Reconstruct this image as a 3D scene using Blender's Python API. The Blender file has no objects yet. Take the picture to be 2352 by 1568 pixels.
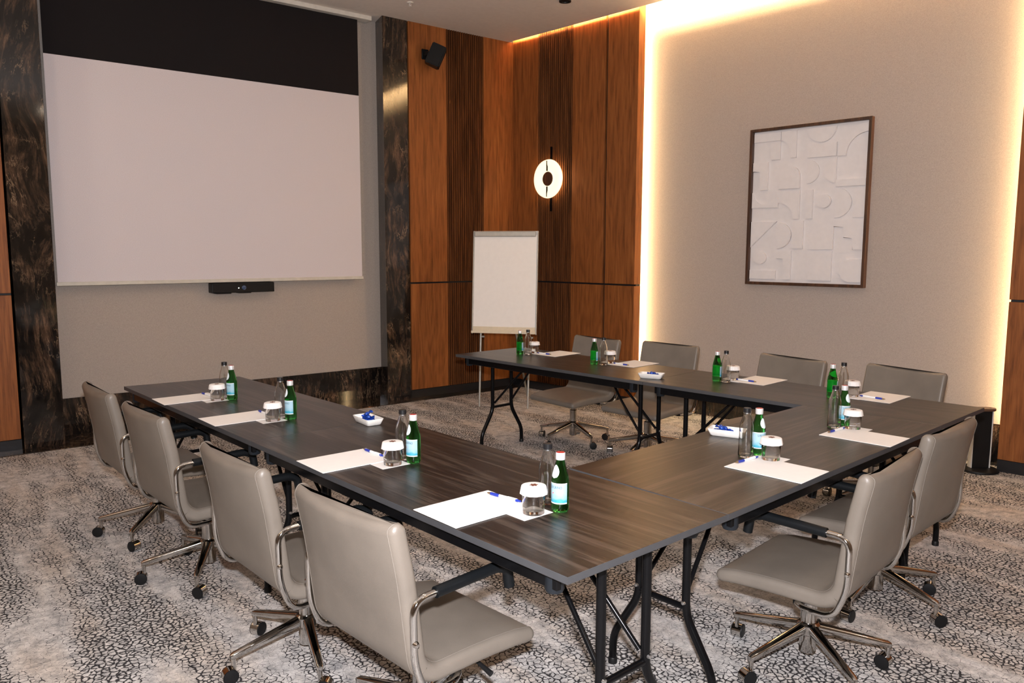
import bpy, bmesh, math, random
from mathutils import Vector, Matrix
random.seed(7)
PI = math.pi
SC = bpy.context.scene
COL = SC.collection
R = math.radians

# ------------------------------------------------------------------ materials
def new_mat(name):
    m = bpy.data.materials.new(name); m.use_nodes = True
    nt = m.node_tree
    return m, nt, nt.nodes['Principled BSDF']

def N(nt, t, **kw):
    n = nt.nodes.new(t)
    for k, v in kw.items():
        if k in n.inputs: n.inputs[k].default_value = v
        else: setattr(n, k, v)
    return n

def L(nt, a, ao, b, bi): nt.links.new(a.outputs[ao], b.inputs[bi])

def ramp(nt, stops, interp='LINEAR'):
    r = nt.nodes.new('ShaderNodeValToRGB'); cr = r.color_ramp; cr.interpolation = interp
    while len(cr.elements) < len(stops): cr.elements.new(0.5)
    for e, (p, c) in zip(cr.elements, stops):
        e.position = p; e.color = (c[0], c[1], c[2], 1) if len(c) == 3 else c
    return r

def simple(name, col, rough=0.5, metal=0.0, spec=None, bump=None, var=0.0):
    m, nt, b = new_mat(name)
    b.inputs['Roughness'].default_value = rough
    b.inputs['Metallic'].default_value = metal
    if spec is not None: b.inputs['Specular IOR Level'].default_value = spec
    tc = N(nt, 'ShaderNodeTexCoord')
    nz = N(nt, 'ShaderNodeTexNoise', Scale=(bump[0] if bump else 25.0), Detail=4.0)
    L(nt, tc, 'Object', nz, 'Vector')
    v = var if var else 0.06
    rp = ramp(nt, [(0.3, [c * (1 - v) for c in col]), (0.7, [min(1, c * (1 + v)) for c in col])])
    L(nt, nz, 'Fac', rp, 'Fac'); L(nt, rp, 'Color', b, 'Base Color')
    if bump:
        bp = N(nt, 'ShaderNodeBump', Strength=bump[1], Distance=bump[2])
        L(nt, nz, 'Fac', bp, 'Height'); L(nt, bp, 'Normal', b, 'Normal')
    return m

def emit(name, col, strength):
    m, nt, b = new_mat(name)
    b.inputs['Base Color'].default_value = (*col, 1)
    b.inputs['Emission Color'].default_value = (*col, 1)
    b.inputs['Emission Strength'].default_value = strength
    return m

def glass(name, col, ior=1.45, rough=0.0):
    m, nt, b = new_mat(name)
    b.inputs['Base Color'].default_value = (*col, 1)
    b.inputs['Transmission Weight'].default_value = 1.0
    b.inputs['Roughness'].default_value = rough
    b.inputs['IOR'].default_value = ior
    return m

def wood(name, dark, mid, light, grain_axis='Z', scale=1.0, rough=0.45, contrast=1.0, coat=0.0, spec=0.5):
    m, nt, b = new_mat(name)
    tc = N(nt, 'ShaderNodeTexCoord')
    oi = N(nt, 'ShaderNodeObjectInfo')
    mp = N(nt, 'ShaderNodeMapping')
    sc = {'Z': (30, 30, 1.9), 'X': (1.5, 52, 52)}[grain_axis]
    mp.inputs['Scale'].default_value = [s * scale for s in sc]
    add = N(nt, 'ShaderNodeVectorMath', operation='ADD')
    L(nt, tc, 'Object', add, 0)
    mul = N(nt, 'ShaderNodeVectorMath', operation='SCALE'); mul.inputs['Scale'].default_value = 7.0
    cmb = N(nt, 'ShaderNodeCombineXYZ')
    for k in 'XYZ': L(nt, oi, 'Random', cmb, k)
    L(nt, cmb, 'Vector', mul, 0); L(nt, mul, 'Vector', add, 1)
    L(nt, add, 'Vector', mp, 'Vector')
    n1 = N(nt, 'ShaderNodeTexNoise', Scale=1.0, Detail=5.0, Roughness=0.6, Distortion=0.6)
    L(nt, mp, 'Vector', n1, 'Vector')
    # fine pores
    mp2 = N(nt, 'ShaderNodeMapping')
    sc2 = {'Z': (160, 160, 5), 'X': (5, 160, 160)}[grain_axis]
    mp2.inputs['Scale'].default_value = sc2
    L(nt, tc, 'Object', mp2, 'Vector')
    n2 = N(nt, 'ShaderNodeTexNoise', Scale=1.0, Detail=3.0, Roughness=0.7)
    L(nt, mp2, 'Vector', n2, 'Vector')
    # cathedral arches
    mp3 = N(nt, 'ShaderNodeMapping')
    sc3 = {'Z': (3.0, 3.0, 0.35), 'X': (0.35, 3.0, 3.0)}[grain_axis]
    mp3.inputs['Scale'].default_value = [s * scale for s in sc3]
    L(nt, add, 'Vector', mp3, 'Vector')
    n3 = N(nt, 'ShaderNodeTexNoise', Scale=1.0, Detail=2.0, Distortion=0.4)
    L(nt, mp3, 'Vector', n3, 'Vector')
    sn = N(nt, 'ShaderNodeMath', operation='MULTIPLY'); sn.inputs[1].default_value = 70.0
    L(nt, n3, 'Fac', sn, 0)
    si = N(nt, 'ShaderNodeMath', operation='SINE'); L(nt, sn, 0, si, 0)
    m1 = N(nt, 'ShaderNodeMath', operation='MULTIPLY_ADD'); m1.inputs[1].default_value = 0.07 * contrast
    L(nt, si, 0, m1, 0); L(nt, n1, 'Fac', m1, 2)
    m2 = N(nt, 'ShaderNodeMath', operation='MULTIPLY_ADD'); m2.inputs[1].default_value = 0.55
    L(nt, n2, 'Fac', m2, 0)
    L(nt, m1, 0, m2, 2)
    m3 = N(nt, 'ShaderNodeMath', operation='SUBTRACT'); m3.inputs[1].default_value = 0.275
    L(nt, m2, 0, m3, 0)
    w = 0.22 / contrast
    rp = ramp(nt, [(0.5 - w, dark), (0.5, mid), (0.5 + w, light)])
    L(nt, m3, 0, rp, 'Fac'); L(nt, rp, 'Color', b, 'Base Color')
    b.inputs['Roughness'].default_value = rough
    b.inputs['Specular IOR Level'].default_value = spec
    if coat: b.inputs['Coat Weight'].default_value = coat
    bp = N(nt, 'ShaderNodeBump', Strength=0.25, Distance=0.002)
    L(nt, m3, 0, bp, 'Height'); L(nt, bp, 'Normal', b, 'Normal')
    return m

def marble(name):
    m, nt, b = new_mat(name)
    tc = N(nt, 'ShaderNodeTexCoord')
    # swirl the coordinates so the veins bend
    mpw = N(nt, 'ShaderNodeMapping'); mpw.inputs['Scale'].default_value = (1.3, 1.3, 0.8)
    L(nt, tc, 'Object', mpw, 'Vector')
    nw = N(nt, 'ShaderNodeTexNoise', Scale=1.0, Detail=2.0, Roughness=0.45)
    L(nt, mpw, 'Vector', nw, 'Vector')
    sub = N(nt, 'ShaderNodeVectorMath', operation='SUBTRACT'); sub.inputs[1].default_value = (0.5, 0.5, 0.5)
    L(nt, nw, 'Color', sub, 0)
    scl = N(nt, 'ShaderNodeVectorMath', operation='SCALE'); scl.inputs['Scale'].default_value = 0.55
    L(nt, sub, 'Vector', scl, 0)
    add = N(nt, 'ShaderNodeVectorMath', operation='ADD'); L(nt, tc, 'Object', add, 0); L(nt, scl, 'Vector', add, 1)
    mp = N(nt, 'ShaderNodeMapping'); mp.inputs['Rotation'].default_value = (R(10), R(42), R(15)); mp.inputs['Scale'].default_value = (22, 22, 3.0)
    L(nt, add, 'Vector', mp, 'Vector')
    n1 = N(nt, 'ShaderNodeTexNoise', Scale=1.0, Detail=12.0, Roughness=0.74); L(nt, mp, 'Vector', n1, 'Vector')
    nv = N(nt, 'ShaderNodeTexNoise', Scale=2.2, Detail=3.0); L(nt, add, 'Vector', nv, 'Vector')
    mw_ = N(nt, 'ShaderNodeMath', operation='MULTIPLY_ADD'); mw_.inputs[1].default_value = 0.5; L(nt, nv, 'Fac', mw_, 0); L(nt, n1, 'Fac', mw_, 2)
    rp = ramp(nt, [(0.60, (0.004, 0.0035, 0.0035)), (0.72, (0.011, 0.0085, 0.007)), (0.82, (0.045, 0.028, 0.019)), (0.96, (0.17, 0.10, 0.06))])
    L(nt, mw_, 0, rp, 'Fac')
    # thin bright veins
    mp2 = N(nt, 'ShaderNodeMapping'); mp2.inputs['Rotation'].default_value = (0, R(40), R(10)); mp2.inputs['Scale'].default_value = (11, 11, 3.2)
    L(nt, add, 'Vector', mp2, 'Vector')
    n2 = N(nt, 'ShaderNodeTexNoise', Scale=1.0, Detail=8.0, Roughness=0.7)
    L(nt, mp2, 'Vector', n2, 'Vector')
    ab = N(nt, 'ShaderNodeMath', operation='SUBTRACT'); ab.inputs[1].default_value = 0.5; L(nt, n2, 'Fac', ab, 0)
    ab2 = N(nt, 'ShaderNodeMath', operation='ABSOLUTE'); L(nt, ab, 0, ab2, 0)
    rv = ramp(nt, [(0.0, (1, 1, 1)), (0.014, (0, 0, 0))]); L(nt, ab2, 0, rv, 'Fac')
    n3 = N(nt, 'ShaderNodeTexNoise', Scale=5.0, Detail=2.0); L(nt, tc, 'Object', n3, 'Vector')
    rm = ramp(nt, [(0.50, (0, 0, 0)), (0.68, (0.5, 0.5, 0.5))]); L(nt, n3, 'Fac', rm, 'Fac')
    mm = N(nt, 'ShaderNodeMath', operation='MULTIPLY'); L(nt, rv, 'Color', mm, 0); L(nt, rm, 'Color', mm, 1)
    mx = N(nt, 'ShaderNodeMix', data_type='RGBA'); L(nt, mm, 0, mx, 0); L(nt, rp, 'Color', mx, 6)
    mx.inputs[7].default_value = (0.62, 0.42, 0.26, 1)
    L(nt, mx, 2, b, 'Base Color')
    b.inputs['Roughness'].default_value = 0.07
    b.inputs['Specular IOR Level'].default_value = 0.6
    return m

def carpet(name):
    m, nt, b = new_mat(name)
    tc = N(nt, 'ShaderNodeTexCoord')
    # wobble
    nw = N(nt, 'ShaderNodeTexNoise', Scale=22.0, Detail=1.0); L(nt, tc, 'Object', nw, 'Vector')
    sub = N(nt, 'ShaderNodeVectorMath', operation='SUBTRACT'); sub.inputs[1].default_value = (0.5, 0.5, 0.5); L(nt, nw, 'Color', sub, 0)
    scl = N(nt, 'ShaderNodeVectorMath', operation='SCALE'); scl.inputs['Scale'].default_value = 0.02; L(nt, sub, 'Vector', scl, 0)
    add = N(nt, 'ShaderNodeVectorMath', operation='ADD'); L(nt, tc, 'Object', add, 0); L(nt, scl, 'Vector', add, 1)
    vo = N(nt, 'ShaderNodeTexVoronoi', feature='DISTANCE_TO_EDGE', Scale=44.0); vo.voronoi_dimensions = '2D'
    L(nt, add, 'Vector', vo, 'Vector')
    # streaky bands running down the room
    mp = N(nt, 'ShaderNodeMapping'); mp.inputs['Scale'].default_value = (4.2, 1.0, 1); mp.inputs['Rotation'].default_value = (0, 0, R(8))
    L(nt, tc, 'Object', mp, 'Vector')
    nb = N(nt, 'ShaderNodeTexNoise', Scale=1.0, Detail=4.0, Roughness=0.62); L(nt, mp, 'Vector', nb, 'Vector')
    rb = ramp(nt, [(0.43, (0.10, 0.10, 0.10)), (0.56, (1, 1, 1))]); L(nt, nb, 'Fac', rb, 'Fac')
    # broken up cells
    nf = N(nt, 'ShaderNodeTexNoise', Scale=24.0, Detail=3.0, Roughness=0.7); L(nt, tc, 'Object', nf, 'Vector')
    wd = N(nt, 'ShaderNodeMath', operation='MULTIPLY'); L(nt, nf, 'Fac', wd, 0); L(nt, rb, 'Color', wd, 1)
    nk = N(nt, 'ShaderNodeTexNoise', Scale=75.0, Detail=2.0); L(nt, tc, 'Object', nk, 'Vector')
    rk = ramp(nt, [(0.40, (0.25, 0.25, 0.25)), (0.58, (1, 1, 1))]); L(nt, nk, 'Fac', rk, 'Fac')
    wk = N(nt, 'ShaderNodeMath', operation='MULTIPLY'); L(nt, wd, 0, wk, 0); L(nt, rk, 'Color', wk, 1)
    wd2 = N(nt, 'ShaderNodeMath', operation='MULTIPLY'); wd2.inputs[1].default_value = 0.56; L(nt, wk, 0, wd2, 0)
    lt = N(nt, 'ShaderNodeMapRange'); lt.clamp = True
    dv = N(nt, 'ShaderNodeMath', operation='DIVIDE'); L(nt, vo, 'Distance', dv, 0)
    mxm = N(nt, 'ShaderNodeMath', operation='MAXIMUM'); mxm.inputs[1].default_value = 0.002; L(nt, wd2, 0, mxm, 0); L(nt, mxm, 0, dv, 1)
    rl = ramp(nt, [(0.6, (0.95, 0.95, 0.95)), (1.0, (0, 0, 0))]); L(nt, dv, 0, rl, 'Fac')
    # pile colour
    n2 = N(nt, 'ShaderNodeTexNoise', Scale=16.0, Detail=6.0, Roughness=0.8); L(nt, tc, 'Object', n2, 'Vector')
    rc = ramp(nt, [(0.32, (0.25, 0.252, 0.262)), (0.47, (0.53, 0.515, 0.505)), (0.64, (0.79, 0.765, 0.745))]); L(nt, n2, 'Fac', rc, 'Fac')
    n3 = N(nt, 'ShaderNodeTexNoise', Scale=1.3, Detail=3.0); L(nt, mp, 'Vector', n3, 'Vector')
    rt = ramp(nt, [(0.45, (1, 1, 1)), (0.65, (0.98, 0.91, 0.84))]); L(nt, n3, 'Fac', rt, 'Fac')
    mt = N(nt, 'ShaderNodeMix', data_type='RGBA', blend_type='MULTIPLY'); mt.inputs[0].default_value = 1.0
    L(nt, rc, 'Color', mt, 6); L(nt, rt, 'Color', mt, 7)
    mx = N(nt, 'ShaderNodeMix', data_type='RGBA'); L(nt, rl, 'Color', mx, 0); L(nt, mt, 2, mx, 6)
    mx.inputs[7].default_value = (0.018, 0.017, 0.02, 1)
    L(nt, mx, 2, b, 'Base Color')
    b.inputs['Roughness'].default_value = 0.95; b.inputs['Specular IOR Level'].default_value = 0.1
    nz = N(nt, 'ShaderNodeTexNoise', Scale=420.0, Detail=2.0); L(nt, tc, 'Object', nz, 'Vector')
    bp = N(nt, 'ShaderNodeBump', Strength=0.6, Distance=0.004); L(nt, nz, 'Fac', bp, 'Height'); L(nt, bp, 'Normal', b, 'Normal')
    return m

def leather(name, col):
    m, nt, b = new_mat(name)
    tc = N(nt, 'ShaderNodeTexCoord')
    n1 = N(nt, 'ShaderNodeTexNoise', Scale=9.0, Detail=3.0); L(nt, tc, 'Object', n1, 'Vector')
    rp = ramp(nt, [(0.35, [c * 0.94 for c in col]), (0.65, [c * 1.06 for c in col])]); L(nt, n1, 'Fac', rp, 'Fac'); L(nt, rp, 'Color', b, 'Base Color')
    vo = N(nt, 'ShaderNodeTexVoronoi', Scale=260.0); L(nt, tc, 'Object', vo, 'Vector')
    bp = N(nt, 'ShaderNodeBump', Strength=0.18, Distance=0.001); L(nt, vo, 'Distance', bp, 'Height'); L(nt, bp, 'Normal', b, 'Normal')
    b.inputs['Roughness'].default_value = 0.42
    b.inputs['Specular IOR Level'].default_value = 0.45
    return m

def fabric(name, col, rough=0.9):
    m, nt, b = new_mat(name)
    tc = N(nt, 'ShaderNodeTexCoord')
    n1 = N(nt, 'ShaderNodeTexNoise', Scale=300.0, Detail=2.0); L(nt, tc, 'Object', n1, 'Vector')
    rp = ramp(nt, [(0.35, [c * 0.88 for c in col]), (0.65, [min(1, c * 1.1) for c in col])]); L(nt, n1, 'Fac', rp, 'Fac'); L(nt, rp, 'Color', b, 'Base Color')
    bp = N(nt, 'ShaderNodeBump', Strength=0.2, Distance=0.001); L(nt, n1, 'Fac', bp, 'Height'); L(nt, bp, 'Normal', b, 'Normal')
    b.inputs['Roughness'].default_value = rough; b.inputs['Specular IOR Level'].default_value = 0.15
    return m

def label_mat(name):
    m, nt, b = new_mat(name)
    tc = N(nt, 'ShaderNodeTexCoord'); sx = N(nt, 'ShaderNodeSeparateXYZ'); L(nt, tc, 'Object', sx, 'Vector')
    # white border bands, pale blue field with a cyan landscape patch low down
    n = N(nt, 'ShaderNodeTexNoise', Scale=90.0, Detail=3.0); L(nt, tc, 'Object', n, 'Vector')
    a = N(nt, 'ShaderNodeMath', operation='MULTIPLY_ADD'); a.inputs[1].default_value = 0.02; L(nt, n, 'Fac', a, 0); L(nt, sx, 'Z', a, 2)
    mr = N(nt, 'ShaderNodeMapRange'); mr.inputs['From Min'].default_value = 0.038; mr.inputs['From Max'].default_value = 0.075
    L(nt, a, 0, mr, 'Value')
    rp = ramp(nt, [(0.0, (0.03, 0.30, 0.42)), (0.3, (0.06, 0.36, 0.48)), (0.45, (0.22, 0.45, 0.55)), (0.8, (0.34, 0.52, 0.60))]); L(nt, mr, 'Result', rp, 'Fac')
    mz = N(nt, 'ShaderNodeMapRange'); mz.inputs['From Min'].default_value = 0.028; mz.inputs['From Max'].default_value = 0.092; L(nt, sx, 'Z', mz, 'Value')
    rb = ramp(nt, [(0.0, (1, 1, 1)), (0.055, (0, 0, 0)), (0.95, (1, 1, 1))], 'CONSTANT'); L(nt, mz, 'Result', rb, 'Fac')
    mx = N(nt, 'ShaderNodeMix', data_type='RGBA'); L(nt, rb, 'Color', mx, 0); L(nt, rp, 'Color', mx, 6); mx.inputs[7].default_value = (0.66, 0.70, 0.70, 1)
    L(nt, mx, 2, b, 'Base Color'); b.inputs['Roughness'].default_value = 0.5
    return m

M = {}
M['carpet'] = carpet('carpet_pile')
M['ceiling'] = simple('ceiling_paint', (0.74, 0.68, 0.63), 0.9, var=0.03)
M['wall'] = fabric('beige_wallcovering', (0.43, 0.375, 0.34))
M['plaster'] = simple('beige_plaster', (0.30, 0.25, 0.21), 0.9, var=0.03)
M['panel_fabric'] = fabric('beige_panel_fabric', (0.43, 0.375, 0.33))
M['wood'] = wood('oak_veneer', (0.12, 0.036, 0.009), (0.25, 0.082, 0.020), (0.34, 0.122, 0.033), 'Z', 1.4, 0.5, 0.75, spec=0.25)
M['wood_flute'] = wood('dark_fluted_veneer', (0.055, 0.020, 0.007), (0.11, 0.038, 0.012), (0.16, 0.058, 0.019), 'Z', 1.0, 0.7, spec=0.1)
M['black_gap'] = simple('black_shadow_gap', (0.006, 0.006, 0.007), 0.6)
M['black_skirt'] = simple('black_skirting', (0.010, 0.010, 0.012), 0.35)
M['marble'] = marble('brown_black_marble')
M['led'] = emit('warm_led', (1.0, 0.72, 0.36), 70.0)
M['led_top'] = emit('warm_led_cove', (1.0, 0.70, 0.34), 900.0)
M['table'] = wood('dark_laminate', (0.007, 0.005, 0.004), (0.016, 0.011, 0.0085), (0.056, 0.041, 0.032), 'X', 1.0, 0.34, 1.3)
M['table_edge'] = simple('grey_edge_band', (0.055, 0.056, 0.060), 0.5)
M['black_metal'] = simple('black_painted_steel', (0.004, 0.004, 0.0045), 0.2, spec=0.18)
M['black_plastic'] = simple('black_plastic', (0.008, 0.008, 0.0085), 0.45, spec=0.25)
M['blue_plastic'] = simple('slate_plastic', (0.010, 0.013, 0.017), 0.4, spec=0.3)
M['arm_rubber'] = simple('black_arm_rubber', (0.005, 0.006, 0.007), 0.45, spec=0.2, bump=(180, 0.1, 0.001))
M['chrome'] = simple('chrome', (0.56, 0.545, 0.52), 0.08, 1.0, var=0.01)
M['steel'] = simple('brushed_steel', (0.60, 0.60, 0.60), 0.3, 1.0)
M['leather'] = leather('taupe_leather', (0.185, 0.158, 0.130))
M['seam'] = simple('seam_thread', (0.20, 0.172, 0.143), 0.7)
M['screen_white'] = fabric('screen_cloth', (0.70, 0.645, 0.665), 0.85)
M['screen_black'] = fabric('screen_black', (0.012, 0.010, 0.011), 0.8)
M['white_metal'] = simple('white_metal', (0.66, 0.64, 0.60), 0.4)
M['bar'] = simple('screen_bar', (0.62, 0.58, 0.50), 0.45)
M['paper'] = simple('paper_white', (0.86, 0.83, 0.80), 0.8, var=0.015)
M['white_relief'] = simple('white_plaster_relief', (0.78, 0.745, 0.74), 0.8, var=0.02)
M['frame_brown'] = wood('dark_brown_frame', (0.03, 0.012, 0.006), (0.06, 0.024, 0.011), (0.10, 0.04, 0.018), 'Z', 1.0, 0.4)
M['grey_metal'] = simple('grey_aluminium', (0.42, 0.41, 0.38), 0.4, 0.6)
M['cream'] = simple('cream_plastic', (0.66, 0.58, 0.44), 0.5)
M['glass'] = glass('clear_glass', (0.97, 0.98, 0.98), 1.45)
M['glass_full'] = glass('water_filled_glass', (0.95, 0.96, 0.95), 1.36)
M['glass_green'] = glass('green_glass', (0.09, 0.62, 0.14), 1.36)
M['cap_white'] = simple('silver_white_cap', (0.72, 0.72, 0.72), 0.3, 0.3)
M['cap_red'] = simple('red_cap_print', (0.35, 0.02, 0.015), 0.4)
M['cap_black'] = simple('black_cap', (0.012, 0.012, 0.013), 0.3)
M['label'] = label_mat('pale_blue_label')
M['neck_label'] = simple('neck_label_paper', (0.74, 0.84, 0.88), 0.5)
M['navy'] = simple('navy_ink', (0.012, 0.03, 0.09), 0.5)
M['red_star'] = simple('red_star_ink', (0.75, 0.04, 0.04), 0.5)
M['emblem'] = simple('brown_ink', (0.16, 0.045, 0.02), 0.6)
M['pen_blue'] = simple('pen_blue', (0.012, 0.035, 0.33), 0.35)
M['pen_white'] = simple('pen_white', (0.82, 0.82, 0.82), 0.3)
M['pen_tip'] = simple('pen_tip_metal', (0.35, 0.25, 0.14), 0.3, 0.8)
M['candy'] = simple('blue_foil', (0.015, 0.07, 0.42), 0.25, 0.4, var=0.5)
M['ceramic'] = simple('white_ceramic', (0.80, 0.78, 0.74), 0.25)
M['sconce'] = emit('sconce_glow', (1.0, 0.84, 0.58), 1.15)
M['sconce_back'] = emit('sconce_back_glow', (1.0, 0.72, 0.38), 14.0)
M['sconce_cap'] = wood('sconce_wood_cap', (0.04, 0.014, 0.006), (0.10, 0.036, 0.014), (0.16, 0.06, 0.022), 'Z', 2.0, 0.5)
M['lens'] = simple('camera_lens_glass', (0.05, 0.08, 0.16), 0.08)
M['led_white'] = emit('status_light', (0.9, 1.0, 0.9), 3.0)
M['brown_plate'] = wood('brown_plate', (0.06, 0.03, 0.018), (0.13, 0.07, 0.042), (0.2, 0.11, 0.065), 'X', 2.0, 0.4)

# ------------------------------------------------------------------ mesh helpers
def obj(name, bm, mat, parent=None, smooth=None, loc=None, rot=None):
    me = bpy.data.meshes.new(name)
    bmesh.ops.recalc_face_normals(bm, faces=bm.faces[:])
    bm.to_mesh(me); bm.free()
    mats = mat if isinstance(mat, (list, tuple)) else [mat]
    for mm in mats: me.materials.append(mm)
    if smooth is not None:
        for p in me.polygons: p.use_smooth = True
        me.set_sharp_from_angle(angle=R(smooth))
    o = bpy.data.objects.new(name, me); COL.objects.link(o)
    if parent is not None: o.parent = parent
    if loc is not None: o.location = loc
    if rot is not None: o.rotation_euler = rot
    return o

def tag(o, label, cat, group=None):
    o['label'] = label; o['category'] = cat
    if group: o['group'] = group
    return o

def thing(name, label, cat, loc=(0, 0, 0), rz=0.0, group=None):
    o = bpy.data.objects.new(name, None); COL.objects.link(o)
    o.empty_display_size = 0.05
    o.location = loc; o.rotation_euler = (0, 0, rz)
    return tag(o, label, cat, group)

def struct(o): o['kind'] = 'structure'; return o

def copy_tree(o, parent=None):
    c = o.copy(); COL.objects.link(c)
    if parent is not None: c.parent = parent
    for ch in list(o.children): copy_tree(ch, c)
    return c

def bmn(): return bmesh.new()

def add_box(bm, x0, x1, y0, y1, z0, z1, bev=0.0, seg=2, mi=0, mat=None):
    vs = [Vector((x, y, z)) for x in (x0, x1) for y in (y0, y1) for z in (z0, z1)]
    if mat is not None: vs = [mat @ v for v in vs]
    v = [bm.verts.new(p) for p in vs]
    fs = [(0, 1, 3, 2), (4, 6, 7, 5), (0, 4, 5, 1), (2, 3, 7, 6), (0, 2, 6, 4), (1, 5, 7, 3)]
    faces = [bm.faces.new([v[i] for i in f]) for f in fs]
    for f in faces: f.material_index = mi
    if bev > 0:
        es = list({e for f in faces for e in f.edges})
        r = bmesh.ops.bevel(bm, geom=es, offset=bev, segments=seg, affect='EDGES', profile=0.5)
        for f in r['faces']: f.material_index = mi
    return faces

def box(x0, x1, y0, y1, z0, z1, bev=0.0, seg=2):
    bm = bmn(); add_box(bm, x0, x1, y0, y1, z0, z1, bev, seg); return bm

def add_prism(bm, poly, z0, z1, mi=0, bev=0.0, seg=2):
    a = [bm.verts.new((x, y, z0)) for x, y in poly]
    b = [bm.verts.new((x, y, z1)) for x, y in poly]
    n = len(poly); fs = [bm.faces.new(a[::-1]), bm.faces.new(b)]
    for i in range(n): fs.append(bm.faces.new((a[i], a[(i + 1) % n], b[(i + 1) % n], b[i])))
    for f in fs: f.material_index = mi
    if bev > 0:
        es = list({e for f in fs[:2] for e in f.edges})
        r = bmesh.ops.bevel(bm, geom=es, offset=bev, segments=seg, affect='EDGES', profile=0.5)
        for f in r['faces']: f.material_index = mi
    return fs

def smooth_path(pts, rad, seg=6):
    """round the corners of a polyline"""
    P = [Vector(p) for p in pts]; out = [P[0]]
    for i in range(1, len(P) - 1):
        a, b, c = P[i - 1], P[i], P[i + 1]
        u, w = (a - b), (c - b)
        d = min(rad, u.length * 0.48, w.length * 0.48)
        p0, p1 = b + u.normalized() * d, b + w.normalized() * d
        for k in range(seg + 1):
            t = k / seg
            out.append(p0 * (1 - t) ** 2 + b * 2 * t * (1 - t) + p1 * t * t)
    out.append(P[-1]); return out

def add_tube(bm, pts, r, seg=12, mi=0, cap=True):
    P = [Vector(p) for p in pts]; n = len(P)
    rr = r if isinstance(r, (list, tuple)) else [r] * n
    T = []
    for i in range(n):
        t = (P[min(i + 1, n - 1)] - P[max(i - 1, 0)]); T.append(t.normalized())
    up = Vector((0, 0, 1)) if abs(T[0].z) < 0.9 else Vector((1, 0, 0))
    nrm = (up - T[0] * up.dot(T[0])).normalized(); rings = []
    for i in range(n):
        nrm = (nrm - T[i] * nrm.dot(T[i])).normalized(); bn = T[i].cross(nrm)
        rings.append([bm.verts.new(P[i] + (nrm * math.cos(2 * PI * k / seg) + bn * math.sin(2 * PI * k / seg)) * rr[i]) for k in range(seg)])
    fs = []
    for i in range(n - 1):
        for k in range(seg):
            fs.append(bm.faces.new((rings[i][k], rings[i][(k + 1) % seg], rings[i + 1][(k + 1) % seg], rings[i + 1][k])))
    if cap: fs += [bm.faces.new(rings[0][::-1]), bm.faces.new(rings[-1])]
    for f in fs: f.material_index = mi
    return fs

def tube(pts, r, seg=12):
    bm = bmn(); add_tube(bm, pts, r, seg); return bm

def add_lathe(bm, prof, seg=32, mi=0, mat=None, a0=0.0, a1=2 * PI):
    full = abs(a1 - a0 - 2 * PI) < 1e-6; n = seg if full else seg + 1
    rings = []
    for (r, z) in prof:
        if r < 1e-6:
            p = Vector((0, 0, z)); p = mat @ p if mat is not None else p
            rings.append([bm.verts.new(p)])
        else:
            ring = []
            for k in range(n):
                a = a0 + (a1 - a0) * k / seg
                p = Vector((r * math.cos(a), r * math.sin(a), z)); p = mat @ p if mat is not None else p
                ring.append(bm.verts.new(p))
            rings.append(ring)
    for i in range(len(rings) - 1):
        A, B = rings[i], rings[i + 1]
        for k in range(seg):
            k2 = (k + 1) % n if full else k + 1
            try:
                if len(A) == 1 and len(B) == 1: continue
                if len(A) == 1: f = bm.faces.new((A[0], B[k], B[k2]))
                elif len(B) == 1: f = bm.faces.new((A[k], A[k2], B[0]))
                else: f = bm.faces.new((A[k], A[k2], B[k2], B[k]))
                f.material_index = mi
            except ValueError: pass

def lathe(prof, seg=32, mat=None):
    bm = bmn(); add_lathe(bm, prof, seg, 0, mat); return bm

# ------------------------------------------------------------------ the room
XC, YC, ZC, PHI = 4.2687, 5.617, 3.783, 0.1018
DR = Vector((math.sin(PHI), -math.cos(PHI), 0)); NR = Vector((math.cos(PHI), math.sin(PHI), 0))
def onwall(t, o): p = Vector((XC, YC, 0)) + DR * t + NR * o; return (p.x, p.y)
XL, YB = -3.9, -3.7

struct(obj('floor', box(XL - 0.2, 6.0, YB - 0.2, 6.2, -0.1, 0.0), M['carpet']))
cp = [(XL - 0.2, YB - 0.2), onwall(9.6, -0.05), onwall(0.0, -0.05), (XC - 0.04, YC + 0.5), (XL - 0.2, YC + 0.5)]
bm = bmn(); add_prism(bm, cp, ZC, ZC + 0.06); struct(obj('ceiling', bm, M['ceiling']))
struct(obj('wall_left', box(XL - 0.15, XL, YB, YC + 0.5, 0, ZC), M['plaster']))
struct(obj('wall_back', box(XL, 5.4, YB - 0.15, YB, 0, ZC), M['plaster']))

# wall with the screen recess (its own frame: x along, y into the wall, z up)
WF = struct(obj('wall_front', box(XL, 4.9, 0.36, 0.5, 0, 4.15), M['plaster'], loc=(0, YC, 0)))
WR = struct(obj('wall_right', box(-0.5, 9.6, 0.42, 0.55, 0, 4.15), M['plaster'], loc=(XC, YC, 0), rot=(0, 0, -(PI / 2 - PHI))))
SEAM0, SEAM1, WB = 1.190, 1.207, 0.088

def wood_panel(par, x0, x1, y1=0.05, top=ZC, mat='wood'):
    obj('wood_panel', box(x0, x1, 0, y1, SEAM1, top, 0.0015, 1), M[mat], par)
    obj('wood_panel', box(x0, x1, 0, y1, WB, SEAM0, 0.0015, 1), M[mat], par)

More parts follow.
